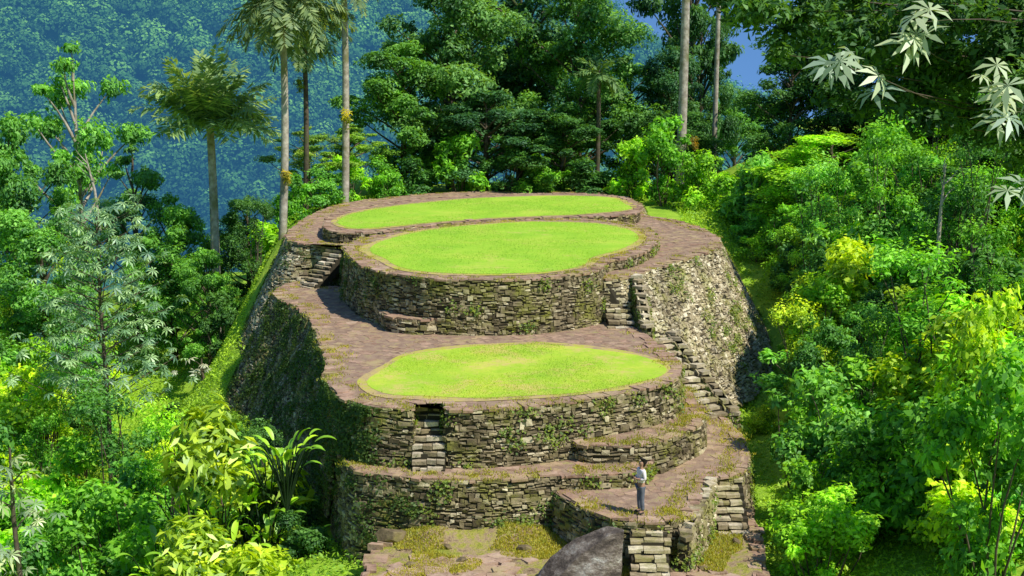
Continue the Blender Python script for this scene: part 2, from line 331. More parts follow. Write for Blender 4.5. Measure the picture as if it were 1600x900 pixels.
for nm,P,z,th,lm,bc in (('lower',lawn1,Z1,.0,LAWNW,(.42,.58,.055)),('middle',lawn2,Z2,-.26,LAWN,(.33,.56,.05)),('farthest',lawn3,Z3,-.25,LAWN,(.34,.56,.05))):
    nn=normals(P); P2=P.copy(); P2[:,:2]+=nn*(.12+.28*np.abs(wav(P[:,0],P[:,1],1.0,5)))[:,None]
    o=cap('worn_turf_edge',P2,z+.016,WORN); tag(o,'worn brownish turf edge around the %s lawn'%nm,'ground',kind='structure')
    P3=P.copy(); P3[:,:2]+=nn*(-.22+.22*wav(P[:,0],P[:,1],1.0,6))[:,None]
    o=cap('lawn',P3,z+.024,lm); tag(o,'bright green lawn on the %s terrace'%nm,'lawn',kind='structure')
    x0,y0=P[:,:2].min(0)-.4; x1,y1=P[:,:2].max(0)+.4; n=56000
    xs=rng.uniform(x0,x1,n); ys=rng.uniform(y0,y1,n); ok=inside(xs+.45*wav(xs,ys,2.5,9),ys+.45*wav(xs,ys,2.7,10),P)&(wav(xs,ys,.9,13)+rng.normal(0,.12,n)>th); xs=xs[ok];ys=ys[ok]
    blades('lawn_grass','short grass blades covering the %s lawn'%nm,xs,ys,np.full(len(xs),z+.018),.04,bc)
xs=[];ys=[];zs=[]
for P,z in ((T1,Z1),(LG,ZL),(PL,Z0),(RG,ZR),(MB,ZM),(T2,Z2)):
    nn=normals(P)
    for k in range(190):
        i=random.randrange(len(P)); d=random.uniform(-.9,.05)
        for m in range(random.randint(10,50)): xs.append(P[i,0]+nn[i,0]*d+random.gauss(0,.16)); ys.append(P[i,1]+nn[i,1]*d+random.gauss(0,.16)); zs.append(z)
for k in range(52000):
    px=random.uniform(600,1160); py=random.uniform(805,905); p=W(px,py,ZF)
    if wav(p[0],p[1],1.4,41)>.02-(.16 if py<862 else -.10): xs.append(p[0]);ys.append(p[1]);zs.append(ZF+.05+.5*math.exp(-((p[0]+.1)**2/2.2+(p[1]-40.6)**2/.5))+.36*math.exp(-((p[0]+2.7)**2/1.2+(p[1]-40.3)**2/.5)))
blades('weeds','small weeds and moss tufts between stones and on the earth',np.array(xs),np.array(ys),np.array(zs),.075,(.42,.42,.05),'weeds')
def stairs(label,A,B,wid,n,wt=.12):
    root=empty('stone_staircase',tuple(B)); tag(root,label,'staircase')
    A=Vector(A);B=Vector(B); d=(B-A); dh=Vector((d.x,d.y,0)); L=dh.length; dh.normalize(); sd=Vector((-dh.y,dh.x,0)); tr=L/n
    for i in range(n):
        q=Q(); c=A+dh*tr*(i+.5); z=A.z+(B.z-A.z)*(i+.75)/n; u=-wid/2+J(wt)
        pt=lambda a,b_,zz:tuple((c+sd*a+dh*b_-B)[:2])+(zz-B.z,)
        cs=[(-wid/2,-tr*.6),(wid/2,-tr*.6),(wid/2,tr*.38),(-wid/2,tr*.38)]
        q.quadbox([pt(a,b_,z-.8) for a,b_ in cs],[pt(a,b_,z-.05) for a,b_ in cs],.5,1)
        rise=abs(B.z-A.z)/n
        while u<wid/2-.1:
            w=random.uniform(.22,.6)*max(.6,wid/1.1); v=min(u+w,wid/2+J(wt))
            if v-u<.12: break
            jz=J(.025); o0=tr*.5+random.uniform(-.06,.08); o1=tr*.5+random.uniform(-.06,.08)
            cs=[(u+.01,-tr*.62),(v-.01,-tr*.62),(v-.01,o1),(u+.01,o0)]
            q.quadbox([pt(a,b_,z-random.uniform(.5,.75)*rise) for a,b_ in cs],[pt(a,b_,z+jz+J(.014)) for a,b_ in cs],min(1,random.uniform(.25,1.1))); u=v
        q.build('step',[STEPM,CORE],root)
    return root
stairs('narrow stone stair climbing between the middle terrace wall and the bulging sunlit wall',W(956,424,ZR),W(972,514,Z1),1.1,10)
SA=Vector(W(1016,524,Z1))+Vector((.15,0,0)); SB=Vector(W(1118,650,.1)); stairs('long stone stair slanting down the right side of the lower terrace',SA,SB,1.25,12)
stairs('short stone stair set into the notch of the lower terrace wall',((xa+xb)/2,notch_y+ND+.1,Z1+.05),((xa+xb)/2,notch_y-.55,ZL+.05),xb-xa-.05,9,.02)
a=W(1012,811,Z0); stairs('stone steps going down in front of the person beside the boulder',(a[0],a[1]+.1,Z0),(a[0]-.05,a[1]-2.4,-1.5),1.15,9)
a=W(1133,741,Z0); stairs('stone steps beyond the mossy post wall at the right end of the landing',(a[0],a[1]+.1,Z0),(a[0],a[1]-2.0,-1.45),1.15,8)
stairs('shadowed stone stair on the left between the ring terrace and the lower path',W(528,386,ZR),W(476,450,Z1),1.1,10)
def sidewall(label,pts,dep,wd=.4,tb=.1,mat=None,cs=.4):
    P=catmull(pts,False,.4); N=normals(P,False)
    P2=P.copy(); P2[:,:2]-=N*wd
    loop=np.vstack([P,P2[::-1]]); root=empty('stone_side_wall',(0,0,0)); tag(root,label,'wall')
    if area(loop)<0: loop=loop[::-1].copy()
    o_=np.argsort(P[:,1])
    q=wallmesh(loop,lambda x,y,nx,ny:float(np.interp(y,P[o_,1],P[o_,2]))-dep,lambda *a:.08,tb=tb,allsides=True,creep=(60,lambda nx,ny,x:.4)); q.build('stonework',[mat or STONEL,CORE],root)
    q=Q()
    for i in range(len(P)):
        c=(P[i]+P2[i])/2; slabtop(q,c[0]+J(.05),c[1]+J(.05),c[2]+.03+J(.03),random.uniform(.6,1)*cs,.14,random.uniform(.3,.9),.03)
    q.build('cap_stones',[STEPM],root)
dd=(SB-SA); dh=Vector((dd.x,dd.y,0)).normalized(); sdv=Vector((-dh.y,dh.x,0)); sdv=sdv if sdv.x>0 else -sdv
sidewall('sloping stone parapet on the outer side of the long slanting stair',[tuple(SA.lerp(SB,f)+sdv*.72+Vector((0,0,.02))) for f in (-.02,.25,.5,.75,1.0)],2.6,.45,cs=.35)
sidewall('short mossy stone wall between the two lowest flights of steps',[W(1104,748,.08),W(1094,774,.0),W(1076,804,-.05),W(1062,838,-.35)],1.8,.3,cs=.3)
sidewall('low stone kerb beside the narrow middle stair',[W(990,430,4.5),W(998,470,3.6),W(1006,508,2.8)],1.3,.35)
def leafquads(C,N,L,wr=.5,droop=.15):
    n=len(C); N=N/(np.linalg.norm(N,axis=1,keepdims=True)+1e-9); r=rng.normal(size=(n,3)); T=np.cross(N,r); T/=np.linalg.norm(T,axis=1,keepdims=True)+1e-9
    B=np.cross(N,T); L=L[:,None]; V=np.empty((n,4,3))
    V[:,0]=C-T*L*.5; V[:,1]=C+B*L*wr*.5-T*L*.05+N*L*.06; V[:,2]=C+T*L*.5-N*L*droop; V[:,3]=C-B*L*wr*.5-T*L*.05+N*L*.06
    return V.reshape(-1,3)
cr=np.array(CR); N=np.stack([cr[:,3],cr[:,4],np.full(len(cr),.8)],1)+rng.normal(0,.5,(len(cr),3))
tt=rng.uniform(.1,.8,len(cr))*np.where(cr[:,3]<-.3,.3,1)  # darker tint on left-facing walls puts the flank's shade into leaf colour
o=link('creeping_plants',mesh_np('creeping_plants',leafquads(cr[:,:3],N,rng.uniform(.06,.17,len(cr)),.6),np.arange(len(cr)*4).reshape(-1,4),tt),LEAF); o.color=(.20,.29,.035,1)
tag(o,'creeping weeds growing in the joints of the stone walls','weeds',kind='stuff')

# ---------------------------------------------------------------- rocks
def rock(label,loc,s,rot,seed,mat=ROCK,sub=4,name='boulder',group=None):
    bm=bmesh.new(); bmesh.ops.create_icosphere(bm,subdivisions=sub,radius=1); r=random.Random(seed)
    pl=[(Vector((r.gauss(0,1),r.gauss(0,1),r.gauss(0,1))).normalized(),r.uniform(.45,.78)) for _ in range(12)]
    ph=[(Vector((r.gauss(0,1),r.gauss(0,1),r.gauss(0,1)))*4,r.uniform(0,6)) for _ in range(7)]
    for v in bm.verts:
        for nn,d in pl:
            e=v.co.dot(nn)-d
            if e>0: v.co-=nn*e*.97
        v.co*=1+.018*sum(math.sin(v.co.dot(k)+p) for k,p in ph)/2
        v.co.x*=s[0];v.co.y*=s[1];v.co.z*=s[2]
    me=bpy.data.meshes.new(name); bm.to_mesh(me); bm.free()
    o=link(name,me,mat); o.location=loc; o.rotation_euler=rot; tag(o,label,'rock',group); return o
bm=bmesh.new()
pts=[(-1.75,-.5,-.95),(-1.6,.4,-.75),(-.95,-.75,-.25),(-.95,.4,.15),(-.1,-.5,.50),(-.15,.4,.72),(.85,-.2,1.05),(.8,.4,1.10),(1.32,-.05,1.08),(1.35,.4,1.0),(.55,-.95,.0),(1.15,-.65,-.2),(.75,-1.25,-1.3),(1.05,-.9,-1.3),(-1.5,-1.1,-1.4),(1.2,.5,-1.3),(-1.6,.8,-1.3)]
for p in pts: bm.verts.new(p)
bmesh.ops.convex_hull(bm,input=bm.verts[:]); bmesh.ops.subdivide_edges(bm,edges=bm.edges[:],cuts=7,use_grid_fill=True); bmesh.ops.triangulate(bm,faces=bm.faces[:])
rr=random.Random(4); ph=[(Vector((rr.gauss(0,1),rr.gauss(0,1),rr.gauss(0,1)))*rr.choice([3,8,14]),rr.uniform(0,6)) for _ in range(12)]
for v in bm.verts: v.co+=v.co.normalized()*sum(.02/k.length**.5*math.sin(v.co.dot(k)+p) for k,p in ph)
me=bpy.data.meshes.new('boulder'); bm.to_mesh(me); bm.free(); o=link('boulder',me,ROCK); o.location=WY(908,886,36.6); o.scale=(.97,1,1.06); tag(o,'large dark angular boulder with pale streaks at the bottom centre','rock')
p=W(612,850,ZF); rock('brown squared rock at the left end of the lowest wall',(p[0],p[1],ZF+.25),(.6,.4,.45),(0,0,.4),8,STEPM,3)
p=W(905,503,Z1); rock('grey rock leaning on the middle terrace wall beside the stair',(p[0],p[1]-.2,Z1+.4),(.55,.45,.6),(0,.2,.4),12,ROCK,3)
p=W(1055,850,ZF); rock('brown rock between the two lowest flights of steps',(p[0]+.15,p[1]-.6,ZF+.5),(.4,.4,.6),(0,0,.9),15,STEPM,3)
p=W(835,862,ZF); rock('small pale stone lying on the mossy earth left of the boulder',(p[0]-.3,p[1],ZF+.12),(.28,.2,.16),(0,0,.2),19,STEPM,3)
p=W(668,722,ZL); rock('flat brown rock on the ledge below the stair notch',(p[0]+.6,p[1]-.3,ZL+.12),(.5,.35,.25),(0,0,.2),22,STEPM,3)
for i,(px,py) in enumerate([(700,858),(735,848),(860,846),(720,880),(640,885),(1045,895),(1075,870),(1150,850),(1100,890)]):
    p=W(px,py,ZF); s=random.uniform(.1,.22); rock('small loose stone on the mossy earth below the walls',(p[0],p[1],ZF+s*.4),(s*1.4,s,s*.7),(J(.3),J(.3),J(3)),40+i,STEPM,2,'loose_stone','loose stones on the mossy earth')

# ---------------------------------------------------------------- terrain
def sgrid(a,b,n,c,k):
    u=np.linspace(-1,1,n); s=np.sinh(u*k)/math.sinh(k); return c+np.where(s<0,s*(c-a),s*(b-c))
gx=sgrid(-4000,4000,230,0,5.5); gy=sgrid(-400,4000,230,62,5.5)
GX,GY=np.meshgrid(gx,gy); V=np.stack([GX,GY,H(GX,GY)-.02],-1).reshape(-1,3); nx_=len(gx)
idx=np.arange(nx_*len(gy)).reshape(len(gy),nx_); Fq=np.stack([idx[:-1,:-1],idx[:-1,1:],idx[1:,1:],idx[1:,:-1]],-1).reshape(-1,4)
o=link('ground',mesh_np('ground',V,Fq,smooth=True),GROUND); tag(o,'forested ridge and valley floor around the ruins','ground',kind='structure')
def MH(x,y):
    ridge=np.interp(x,[-600,-250,-60,0,52,94,140,260],[190,150,85,58,22,-2,-15,-40])+wav(x,y,.03,21)*5
    prof=np.where(y<520,sm(180,560,y)*1.02,sm(900,500,y))
    z=-150+(ridge+150)*prof+wav(x,y*.35,.055,22)*22*sm(560,440,y)+wav(x,y,.012,25)*10*sm(520,350,y)
    return z
mx=np.linspace(-520,420,200); my=np.linspace(170,900,140); MX,MY=np.meshgrid(mx,my); V=np.stack([MX,MY,MH(MX,MY)],-1).reshape(-1,3)
idx=np.arange(V.shape[0]).reshape(len(my),len(mx)); Fq=np.stack([idx[:-1,:-1],idx[:-1,1:],idx[1:,1:],idx[1:,:-1]],-1).reshape(-1,4)
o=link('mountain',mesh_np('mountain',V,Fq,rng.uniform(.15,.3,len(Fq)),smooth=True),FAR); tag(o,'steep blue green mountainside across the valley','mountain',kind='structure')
xs=rng.uniform(-330,150,60000); ys=rng.uniform(230,545,60000); zz=MH(xs,ys); ppx,ppy=proj(xs,ys,zz)
ok=(ppx>-40)&(ppx<1230)&(ppy>-40)&(ppy<420); xs,ys,zz=xs[ok][:6500],ys[ok][:6500],zz[ok][:6500]; n=len(xs); K=140
rad=(1.8+4.0*rng.random(n)**1.8)*(.6+ys/900); hgt=rng.uniform(.8,1.6,n)
d=rng.normal(size=(n,K,3)); d[:,:,2]=np.abs(d[:,:,2]); d[:,:,1]-=.3; d/=np.linalg.norm(d,axis=2,keepdims=True)
ctr=np.stack([xs,ys,zz+rad*.5],1)[:,None]; C=(ctr+d*(rad[:,None]*rng.uniform(.75,1.08,(n,K)))[:,:,None]*np.stack([np.ones(n),np.ones(n),hgt],1)[:,None]).reshape(-1,3)
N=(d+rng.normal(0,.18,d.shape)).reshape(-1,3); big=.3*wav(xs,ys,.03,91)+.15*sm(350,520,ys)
T=np.clip((rng.uniform(.05,.55,n)[:,None]+big[:,None]+.55*(d[:,:,2]-.5)+rng.normal(0,.05,(n,K))).ravel(),0,1)  # tint rises towards crown tops: lit and shaded sides put into the colour
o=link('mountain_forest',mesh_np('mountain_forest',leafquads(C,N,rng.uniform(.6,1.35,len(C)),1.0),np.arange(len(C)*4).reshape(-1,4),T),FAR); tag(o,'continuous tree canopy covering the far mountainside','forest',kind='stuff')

# ---------------------------------------------------------------- foliage builders
def clumpcrown(name,clumps,nl,L,wr=.5,up=.7,fill=.4):
    c=np.array([k[:3] for k in clumps]); r=np.array([k[3:6] for k in clumps]); w=r[:,0]**2; w=w/w.sum()
    ci=rng.choice(len(c),nl,p=w); d=rng.normal(size=(nl,3)); d[:,2]+=.25; d/=np.linalg.norm(d,axis=1,keepdims=True)
    k=rng.normal(0,3.0,(6,3)); ph=rng.uniform(0,6,(len(c),6)); bump=1+.15*np.sin(d@k.T+ph[ci]).sum(1)
    rad=(1-fill*rng.random(nl)**2)*bump+rng.normal(0,.07,nl); C=c[ci]+d*r[ci]*rad[:,None]
    N=d*.7+rng.normal(0,.5,(nl,3)); N[:,2]+=up
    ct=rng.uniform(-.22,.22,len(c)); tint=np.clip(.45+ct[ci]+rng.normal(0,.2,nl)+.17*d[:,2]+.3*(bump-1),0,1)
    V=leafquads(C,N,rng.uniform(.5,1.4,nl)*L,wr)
    return mesh_np(name,V,np.arange(nl*4).reshape(-1,4),tint)
def tubes(name,lst,k=7):
    V=[];Fc=[]
    for pts,rad in lst:
        pts=[Vector(p) for p in pts]; b=len(V)
        for i,p in enumerate(pts):
            d=(pts[min(i+1,len(pts)-1)]-pts[max(i-1,0)]).normalized(); a=Vector((1,0,0)) if abs(d.x)<.8 else Vector((0,1,0)); u=d.cross(a).normalized(); v=d.cross(u)
            for j in range(k):
                an=j*2*math.pi/k; V.append(p+(u*math.cos(an)+v*math.sin(an))*rad[i])
        for i in range(len(pts)-1):
            for j in range(k): Fc.append((b+i*k+j,b+i*k+(j+1)%k,b+(i+1)*k+(j+1)%k,b+(i+1)*k+j))
    return mesh_np(name,[tuple(v) for v in V],Fc,smooth=True)
def limb(a,b,r0,r1,n=5):
    a=Vector(a);b=Vector(b); L=(b-a).length; off=Vector((random.gauss(0,1),random.gauss(0,1),random.gauss(0,.5)))*L*.07
    return [tuple(a.lerp(b,i/n)+off*math.sin(i/n*math.pi)) for i in range(n+1)],[lerp(r0,r1,i/n) for i in range(n+1)]
def broadleaf(Hh,Rr,ncl,nl,L,low=.3,flat=.85,csize=(.2,.42)):
    cl=[]
    for i in range(ncl):
        h=low+(1-low)*((i+.5)/ncl)**.9+random.uniform(-.07,.07); w=math.sin(math.pi*min(1,max(.12,(h-low)/(1-low)*.75+.2)))**.5
        a=i*2.4+random.uniform(-.9,.9); rr=Rr*w*random.uniform(.3,1.05); cr=Rr*random.uniform(*csize)
        cl.append((rr*math.cos(a),rr*math.sin(a),h*Hh-cr*.3,cr*random.uniform(.8,1.2),cr*random.uniform(.8,1.2),cr*flat*random.uniform(.7,1.3)))
    tr=[([(0,0,-1.5),(.1,.05,Hh*.3),(-.08,.1,Hh*.6),(.05,0,Hh*.93)],[Hh*.021+.06,Hh*.017+.04,Hh*.012,.04])]
    for c in cl:
        z0=max(Hh*low*.6,c[2]-Hh*.12-math.hypot(c[0],c[1])*.35); tr.append(limb((0,0,z0),(c[0],c[1],c[2]),Hh*.007+.03,.02))
    return tubes('trunk',tr),clumpcrown('crown',cl,nl,L,fill=.6)
designs=[broadleaf(16,6.0,50,33000,.36,.16,.75,(.12,.30)),broadleaf(16,5.0,44,28000,.34,.12,.85,(.13,.32)),broadleaf(14,5.5,36,23000,.37,.22,.65,(.13,.30)),broadleaf(12,4.5,22,9000,.30,.45,.5,(.12,.27))]
DH=[16,16,14,12]; DR=[6,5,5.5,4.5]
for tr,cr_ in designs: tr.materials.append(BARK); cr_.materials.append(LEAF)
palebark=designs[3][0].copy(); palebark.materials[0]=BARKP
def tree(label,px,ytop,Y,design,rad,color,group=None,pale=False,name='broadleaf_tree'):
    x,_,zt=WY(px,ytop,Y); zb=float(H(x,Y)); h=zt-zb; s=h/DH[design]; sr=rad/DR[design]
    root=empty(name,(x,Y,zb),random.uniform(0,6.28)); root.scale=(sr,sr,s); tag(root,label,'tree',group)
    link('trunk',palebark if pale else designs[design][0],None,root)
    o=link('crown',designs[design][1],None,root); o.color=(*color,1); return root
DK=(.075,.22,.04); DB=(.055,.18,.06); MD=(.15,.40,.05)
tree('huge dark tree left of centre behind the farthest lawn, its crown reaching the top edge',700,-30,106,0,5.8,(.13,.31,.075))
tree('huge dark tree in the centre behind the farthest lawn',815,-60,113,1,6.2,(.075,.22,.07))
tree('tall dark tree right of centre behind the farthest lawn',905,-10,107,0,5.4,(.13,.33,.06))
tree('mid green tree at the left foot of the huge dark trees',628,80,103,2,4.6,(.13,.34,.05))
tree('mid green tree right of the dark central trees, under the first patch of sky',985,100,112,1,4.2,(.13,.35,.05))
tree('tall dark tree between the first patch of sky and the thick straight palm',1048,90,110,0,3.6,DB)
tree('tall dark tree between the two straight palm trunks and the second patch of sky',1098,30,112,0,2.8,(.08,.23,.06))
tree('very tall loose crowned tree above the first patch of sky, touching the top edge',1085,-120,116,3,5.0,(.08,.22,.06))
tree('dark bushy tree between the two tall pale trunks on the right',1048,175,101,1,3.6,DK)
tree('bright bushy tree under the second patch of sky',1150,160,118,2,3.4,MD)
tree('shadowed tree low behind the middle of the farthest lawn',760,150,101,2,4.6,DB)
tree('shadowed tree low behind the right of the farthest lawn',880,170,100,2,4.4,DK)
tree('thin crowned small tree behind the left end of the farthest lawn',545,200,97,3,3.3,(.20,.40,.04))
tree('light green small tree beside the tall pale trunks left of the lawn',480,205,100,3,3.2,(.26,.44,.06))
tree('pale trunked tree with a light airy crown at far left',112,92,97,3,4.8,(.18,.48,.07),pale=True)
tree('dark leafy tree between the airy tree and the fan crowned palm',205,245,92,3,4.0,(.12,.33,.07))
tree('mid green tree behind the foot of the fan crowned palm',262,320,88,1,3.4,MD)
tree('green tree rising at the left frame edge before the mountain',10,205,90,2,4.4,(.14,.38,.07))
tree('round green tree low at far left under the airy tree',60,330,80,1,4.0,(.16,.42,.07))
tree('dense tree right of the fan crowned palm trunk',385,310,93,1,2.6,DK)
tree('small green tree by the left outer wall under the palm',322,400,84,2,2.3,MD)
tree('bright sunlit bushy tree right of the sunlit wall',1300,210,80,1,4.7,(.32,.64,.025))
tree('dark tree just right of the second patch of sky',1240,90,95,0,3.8,DK)
tree('dark tall forest tree in the right background',1330,20,97,0,6.0,DB)
tree('dark forest tree behind the overhanging branches on the right',1440,20,90,0,5.6,(.06,.17,.045))
tree('dark forest tree near the right frame edge',1560,-20,82,1,5.6,DB)
tree('mid green tree on the right slope below the dark forest',1430,235,74,2,4.2,(.10,.28,.04))
tree('mid green tree on the right slope by the frame edge',1560,240,66,2,4.0,(.09,.27,.04))
tree('small bright tree between the sunlit wall and the bright bushy tree',1215,290,86,2,2.9,(.24,.52,.04))
def palmate(center,nrm,r,lobes=8):
    V=[];n=Vector(nrm).normalized(); a=Vector((1,0,0)) if abs(n.x)<.8 else Vector((0,1,0)); u=n.cross(a).normalized(); v=n.cross(u); c=Vector(center); s=random.uniform(0,6)
    for i in range(lobes):
        an=s+i*2*math.pi/lobes*.93; d=u*math.cos(an)+v*math.sin(an); t=n.cross(d); L=r*random.uniform(.75,1.1)
        V+=[c,c+d*L*.6+t*L*.13-n*L*.08,c+d*L-n*L*.45,c+d*L*.6-t*L*.13-n*L*.08]
    return V
def overhang(label,bx,by,top,cls,mat,color,nl,L,star=False,name='overhanging_tree'):
    zb=float(H(bx,by)); root=empty(name,(bx,by,zb)); tag(root,label,'tree'); top-=zb
    tr=[([(0,0,-1),(.1,.1,top*.4),(0,.2,top*.75),(-.1,.2,top)],[.22,.18,.13,.06])]; cl=[]; V=[]
    for (px,py,Y,r) in cls:
        w=WY(px,py,Y); c=(w[0]-bx,w[1]-by,w[2]-zb); cl.append((*c,r,r,r*.7)); z0=c[2]+.1-math.hypot(c[0],c[1])*.12; pl=limb((0,.1,min(z0,top-.2)),c,.018,.004,n=7); tr.append(pl)
        if not star:
            for f in (2,3,4,5,6): cl.append((*pl[0][f],r*.4,r*.4,r*.3))
        else:
            for k in range(max(2,int(r*11))): V+=palmate((c[0]+J(r*.8),c[1]+J(r*.7),c[2]+J(r*.7)),(random.gauss(0,.4),-.6+random.gauss(0,.3),.8),L*random.uniform(.5,1.1))
    link('trunk',tubes('trunk',tr),BARK,root)
    if star:
        n=len(V)//4; T=np.clip(np.repeat(rng.uniform(.25,.9,n//8+1),8)[:n],0,1); me=mesh_np('crown',[tuple(v) for v in V],np.arange(n*4).reshape(-1,4),T)
    else: me=clumpcrown('crown',cl,nl,L,.42,fill=.9)
    o=link('crown',me,mat,root); o.color=(*color,1)
cl=[]
for (px,py,r) in [(1110,-25,.4),(1150,-10,.45),(1165,25,.25),(1190,15,.4),(1235,40,.5),(1290,15,.6),(1340,55,.55),(1390,10,.65),(1420,70,.65),(1460,20,.6),(1480,120,.6),(1520,10,.65),(1560,80,.65),(1600,30,.7),(1600,140,.6),(1410,150,.45),(1345,165,.35),(1260,90,.4),(1540,200,.45),(1610,240,.5),(1500,180,.4),(1450,190,.35),(1215,85,.22),(1300,150,.3)]: cl.append((px,py,20+J(1.5),r))
overhang('dark overhanging tree whose branches fill the top right corner',9.3,19.5,16.2,cl,LEAF,(.07,.185,.035),38000,.14)
overhang('star leaved branches with pale drooping leaves hanging in the top right',9.9,21.5,16.5,[(1325,95,17.5,.3),(1290,100,17.5,.12),(1400,40,17,.35),(1435,35,17,.3),(1545,180,17,.35),(1590,170,17,.3),(1560,110,17,.3),(1595,280,17,.3),(1380,130,17,.15)],LEAFG,(.32,.42,.29),0,.36,True,'star_leaf_tree')
def cecropia(label,px,ytop,ybase,Y,color,nleaf,rleaf,spread,name='parasol_leaf_tree'):
    x,_,zt=WY(px,ytop,Y); zb=min(float(H(x,Y)),WY(px,ybase,Y)[2]); h=zt-zb; root=empty(name,(x,Y,zb)); tag(root,label,'tree')
    tr=[([(0,0,-.8),(.08,0,h*.35),(-.05,.05,h*.7),(0,0,h)],[.13,.11,.08,.04])]; V=[]
    nb=max(5,nleaf//9)
    for i in range(nb):
        t=.35+.65*i/nb; a=i*2.4; L=spread*(1.15-t*.75)*random.uniform(.6,1.15); e=(L*math.cos(a),L*math.sin(a),h*t+L*.35); tr.append(limb((0,0,h*t-.3),e,.035,.012))
        for k in range(nleaf//nb):
            f=random.uniform(.45,1.1); c=Vector((e[0]*f,e[1]*f,h*t+L*.35*f+random.uniform(-.4,.5)))+Vector((random.gauss(0,.5),random.gauss(0,.5),0)); V+=palmate(c,(random.gauss(0,.45),random.gauss(0,.45),1),rleaf*random.uniform(.6,1.2))
    link('trunk',tubes('trunk',tr),BARK,root)
    n=len(V)//4; T=np.clip(np.repeat(rng.uniform(.1,.95,n//8+1),8)[:n],0,1)
    o=link('crown',mesh_np('crown',[tuple(v) for v in V],np.arange(n*4).reshape(-1,4),T),LEAFG,root); o.color=(*color,1)
cecropia('slender dark trunked tree with silvery star shaped leaves on the left slope',150,335,715,60,(.24,.43,.2),700,.4,4.6)
cecropia('small pale leaved sapling standing alone on the grassy left slope',315,560,615,72,(.5,.55,.45),14,.45,.7,'sapling')
cecropia('slim star leaved tree on the left frame edge at the bottom',15,700,900,42,(.38,.5,.26),60,.42,1.2)

# ---------------------------------------------------------------- palms and bare trunks
def frond(base,az,el,L,V,T,w=.6,dr=1.2,nl=30,lw=.085):
    p=Vector(base); d=Vector((math.cos(az)*math.cos(el),math.sin(az)*math.cos(el),math.sin(el))); st=L/nl
    for i in range(nl):
        p=p+d*st; d=(d+Vector((0,0,-dr/nl))).normalized(); s=d.cross(Vector((0,0,1))).normalized(); l=w*math.sin(math.pi*(.12+.85*i/nl))**.6
        for sg in (-1,1):
            e=p+s*sg*l*random.uniform(.7,1)+d*l*.6+Vector((0,0,l*random.uniform(-.8,.35))); m=p.lerp(e,.5); wv=d*lw
            V+=[p,m+wv,e,m-wv]; T.append(random.uniform(.15,.95))
def palm(label,px,ytop,Y,r,color,nf=13,L=3.6,up=(.1,1.2),pale=True,lean=.3,droop=1.3,w=.6,lw=.085):
    x,_,zt=WY(px,ytop,Y); zb=float(H(x,Y)); h=zt-zb; root=empty('palm_tree',(x,Y,zb)); tag(root,label,'palm tree')
    pts=[(lean*math.sin(i/8*2.2),0,-1+(h+1)*i/8) for i in range(9)]; link('trunk',tubes('trunk',[(pts,[r*(1.15-.35*i/8) for i in range(9)])],9),BARKP if pale else BARK,root)
    V=[];T=[]
    for i in range(nf): frond((pts[-1][0],0,h-.2),i*2.4,random.uniform(*up),L*random.uniform(.7,1.1),V,T,dr=droop*random.uniform(.7,1.4),w=w,lw=lw)
    o=link('crown',mesh_np('crown',[tuple(v) for v in V],np.arange(len(V)).reshape(-1,4),T),LEAF,root); o.color=(*color,1); return root
palm('fan crowned palm with upright bushy fronds left of the terraces',322,190,88,.32,(.22,.36,.14),60,5.0,(.15,1.45),droop=.75,w=1.2,lw=.12)
palm('tall palm with a pale mottled trunk, nearest to the left end of the terraces',428,-15,84,.25,(.17,.26,.11),40,4.6,(-.9,.9),lean=.5,w=1.0,lw=.12)
palm('tall thin palm between the two pale trunks at top left of centre',468,22,95,.2,(.17,.27,.11),38,4.4,(-.8,1.0),pale=False,w=1.0,lw=.12)
palm('tall straight palm trunk with yellowish growths left of the dark central trees',529,-100,92,.25,(.18,.27,.11),34,5,(-1.1,1.0),w=1.0,lw=.12)
palm('tall straight palm right of the dark central trees, left of the second sky patch',1072,-150,98,.34,(.15,.26,.08),28,4.2,(-.8,1.0),lean=.15,w=.8)
palm('thin palm just right of the thick straight one, by the second sky patch',1124,-110,104,.2,(.10,.22,.07),22,3.2,(-.6,1.1),lean=.1,w=.8)
palm('thin dark palm stem in front of the dark central trees',934,110,99,.18,(.12,.24,.07),14,2.6,(-.4,1.1),pale=False,lean=.1)
def bare(label,px,yt,yb,Y,r,dx=0):
    a=WY(px,yb,Y); b=WY(px+dx,yt,Y); root=empty('bare_tree',a); tag(root,label,'tree'); h=b[2]-a[2]; w=b[0]-a[0]
    l=[([(0,0,-1),(w*.3,0,h*.4),(w,0,h)],[r,r*.8,r*.3])]
    for i in range(4): l.append(limb((w*(.4+.15*i),0,h*(.45+.13*i)),(w+random.uniform(-.9,.9),random.uniform(-.6,.6),h*(.7+.12*i)),r*.4,r*.12))
    link('trunk',tubes('trunk',l),BARKP,root)
bare('leafless pale grey pole tree on the right slope',1466,255,372,56,.09,12)
bare('bare leaning pale branches below the airy tree at far left',155,240,335,80,.11,-22)
def tuft(label,px,py,Y,r,color,name='air_plant',n=200,L=.35,loc=None):
    c=loc or WY(px,py,Y); me=clumpcrown('foliage',[(0,0,0,r,r,r*1.3),(r*.4,-.1,-r,r*.7,r*.7,r)],n,L,.2,up=.3,fill=.9); o=link(name,me,LEAF); o.location=c; o.color=(*color,1); tag(o,label,'plant'); return o
tuft('yellow air plant on the straight palm trunk left of the dark trees',540,182,91.5,.42,(.48,.50,.02))
tuft('orange air plant on the thick palm trunk right of the dark trees',1083,222,97.4,.35,(.42,.32,.03))
tuft('yellow tuft low on the palm trunk nearest the terraces',447,275,83.5,.3,(.40,.38,.03))
tuft('small yellow tuft high on the straight palm trunk',536,20,91.5,.3,(.35,.40,.03))
tuft('yellow green air plant on the thin palm at top left',467,130,94.5,.35,(.28,.38,.03))
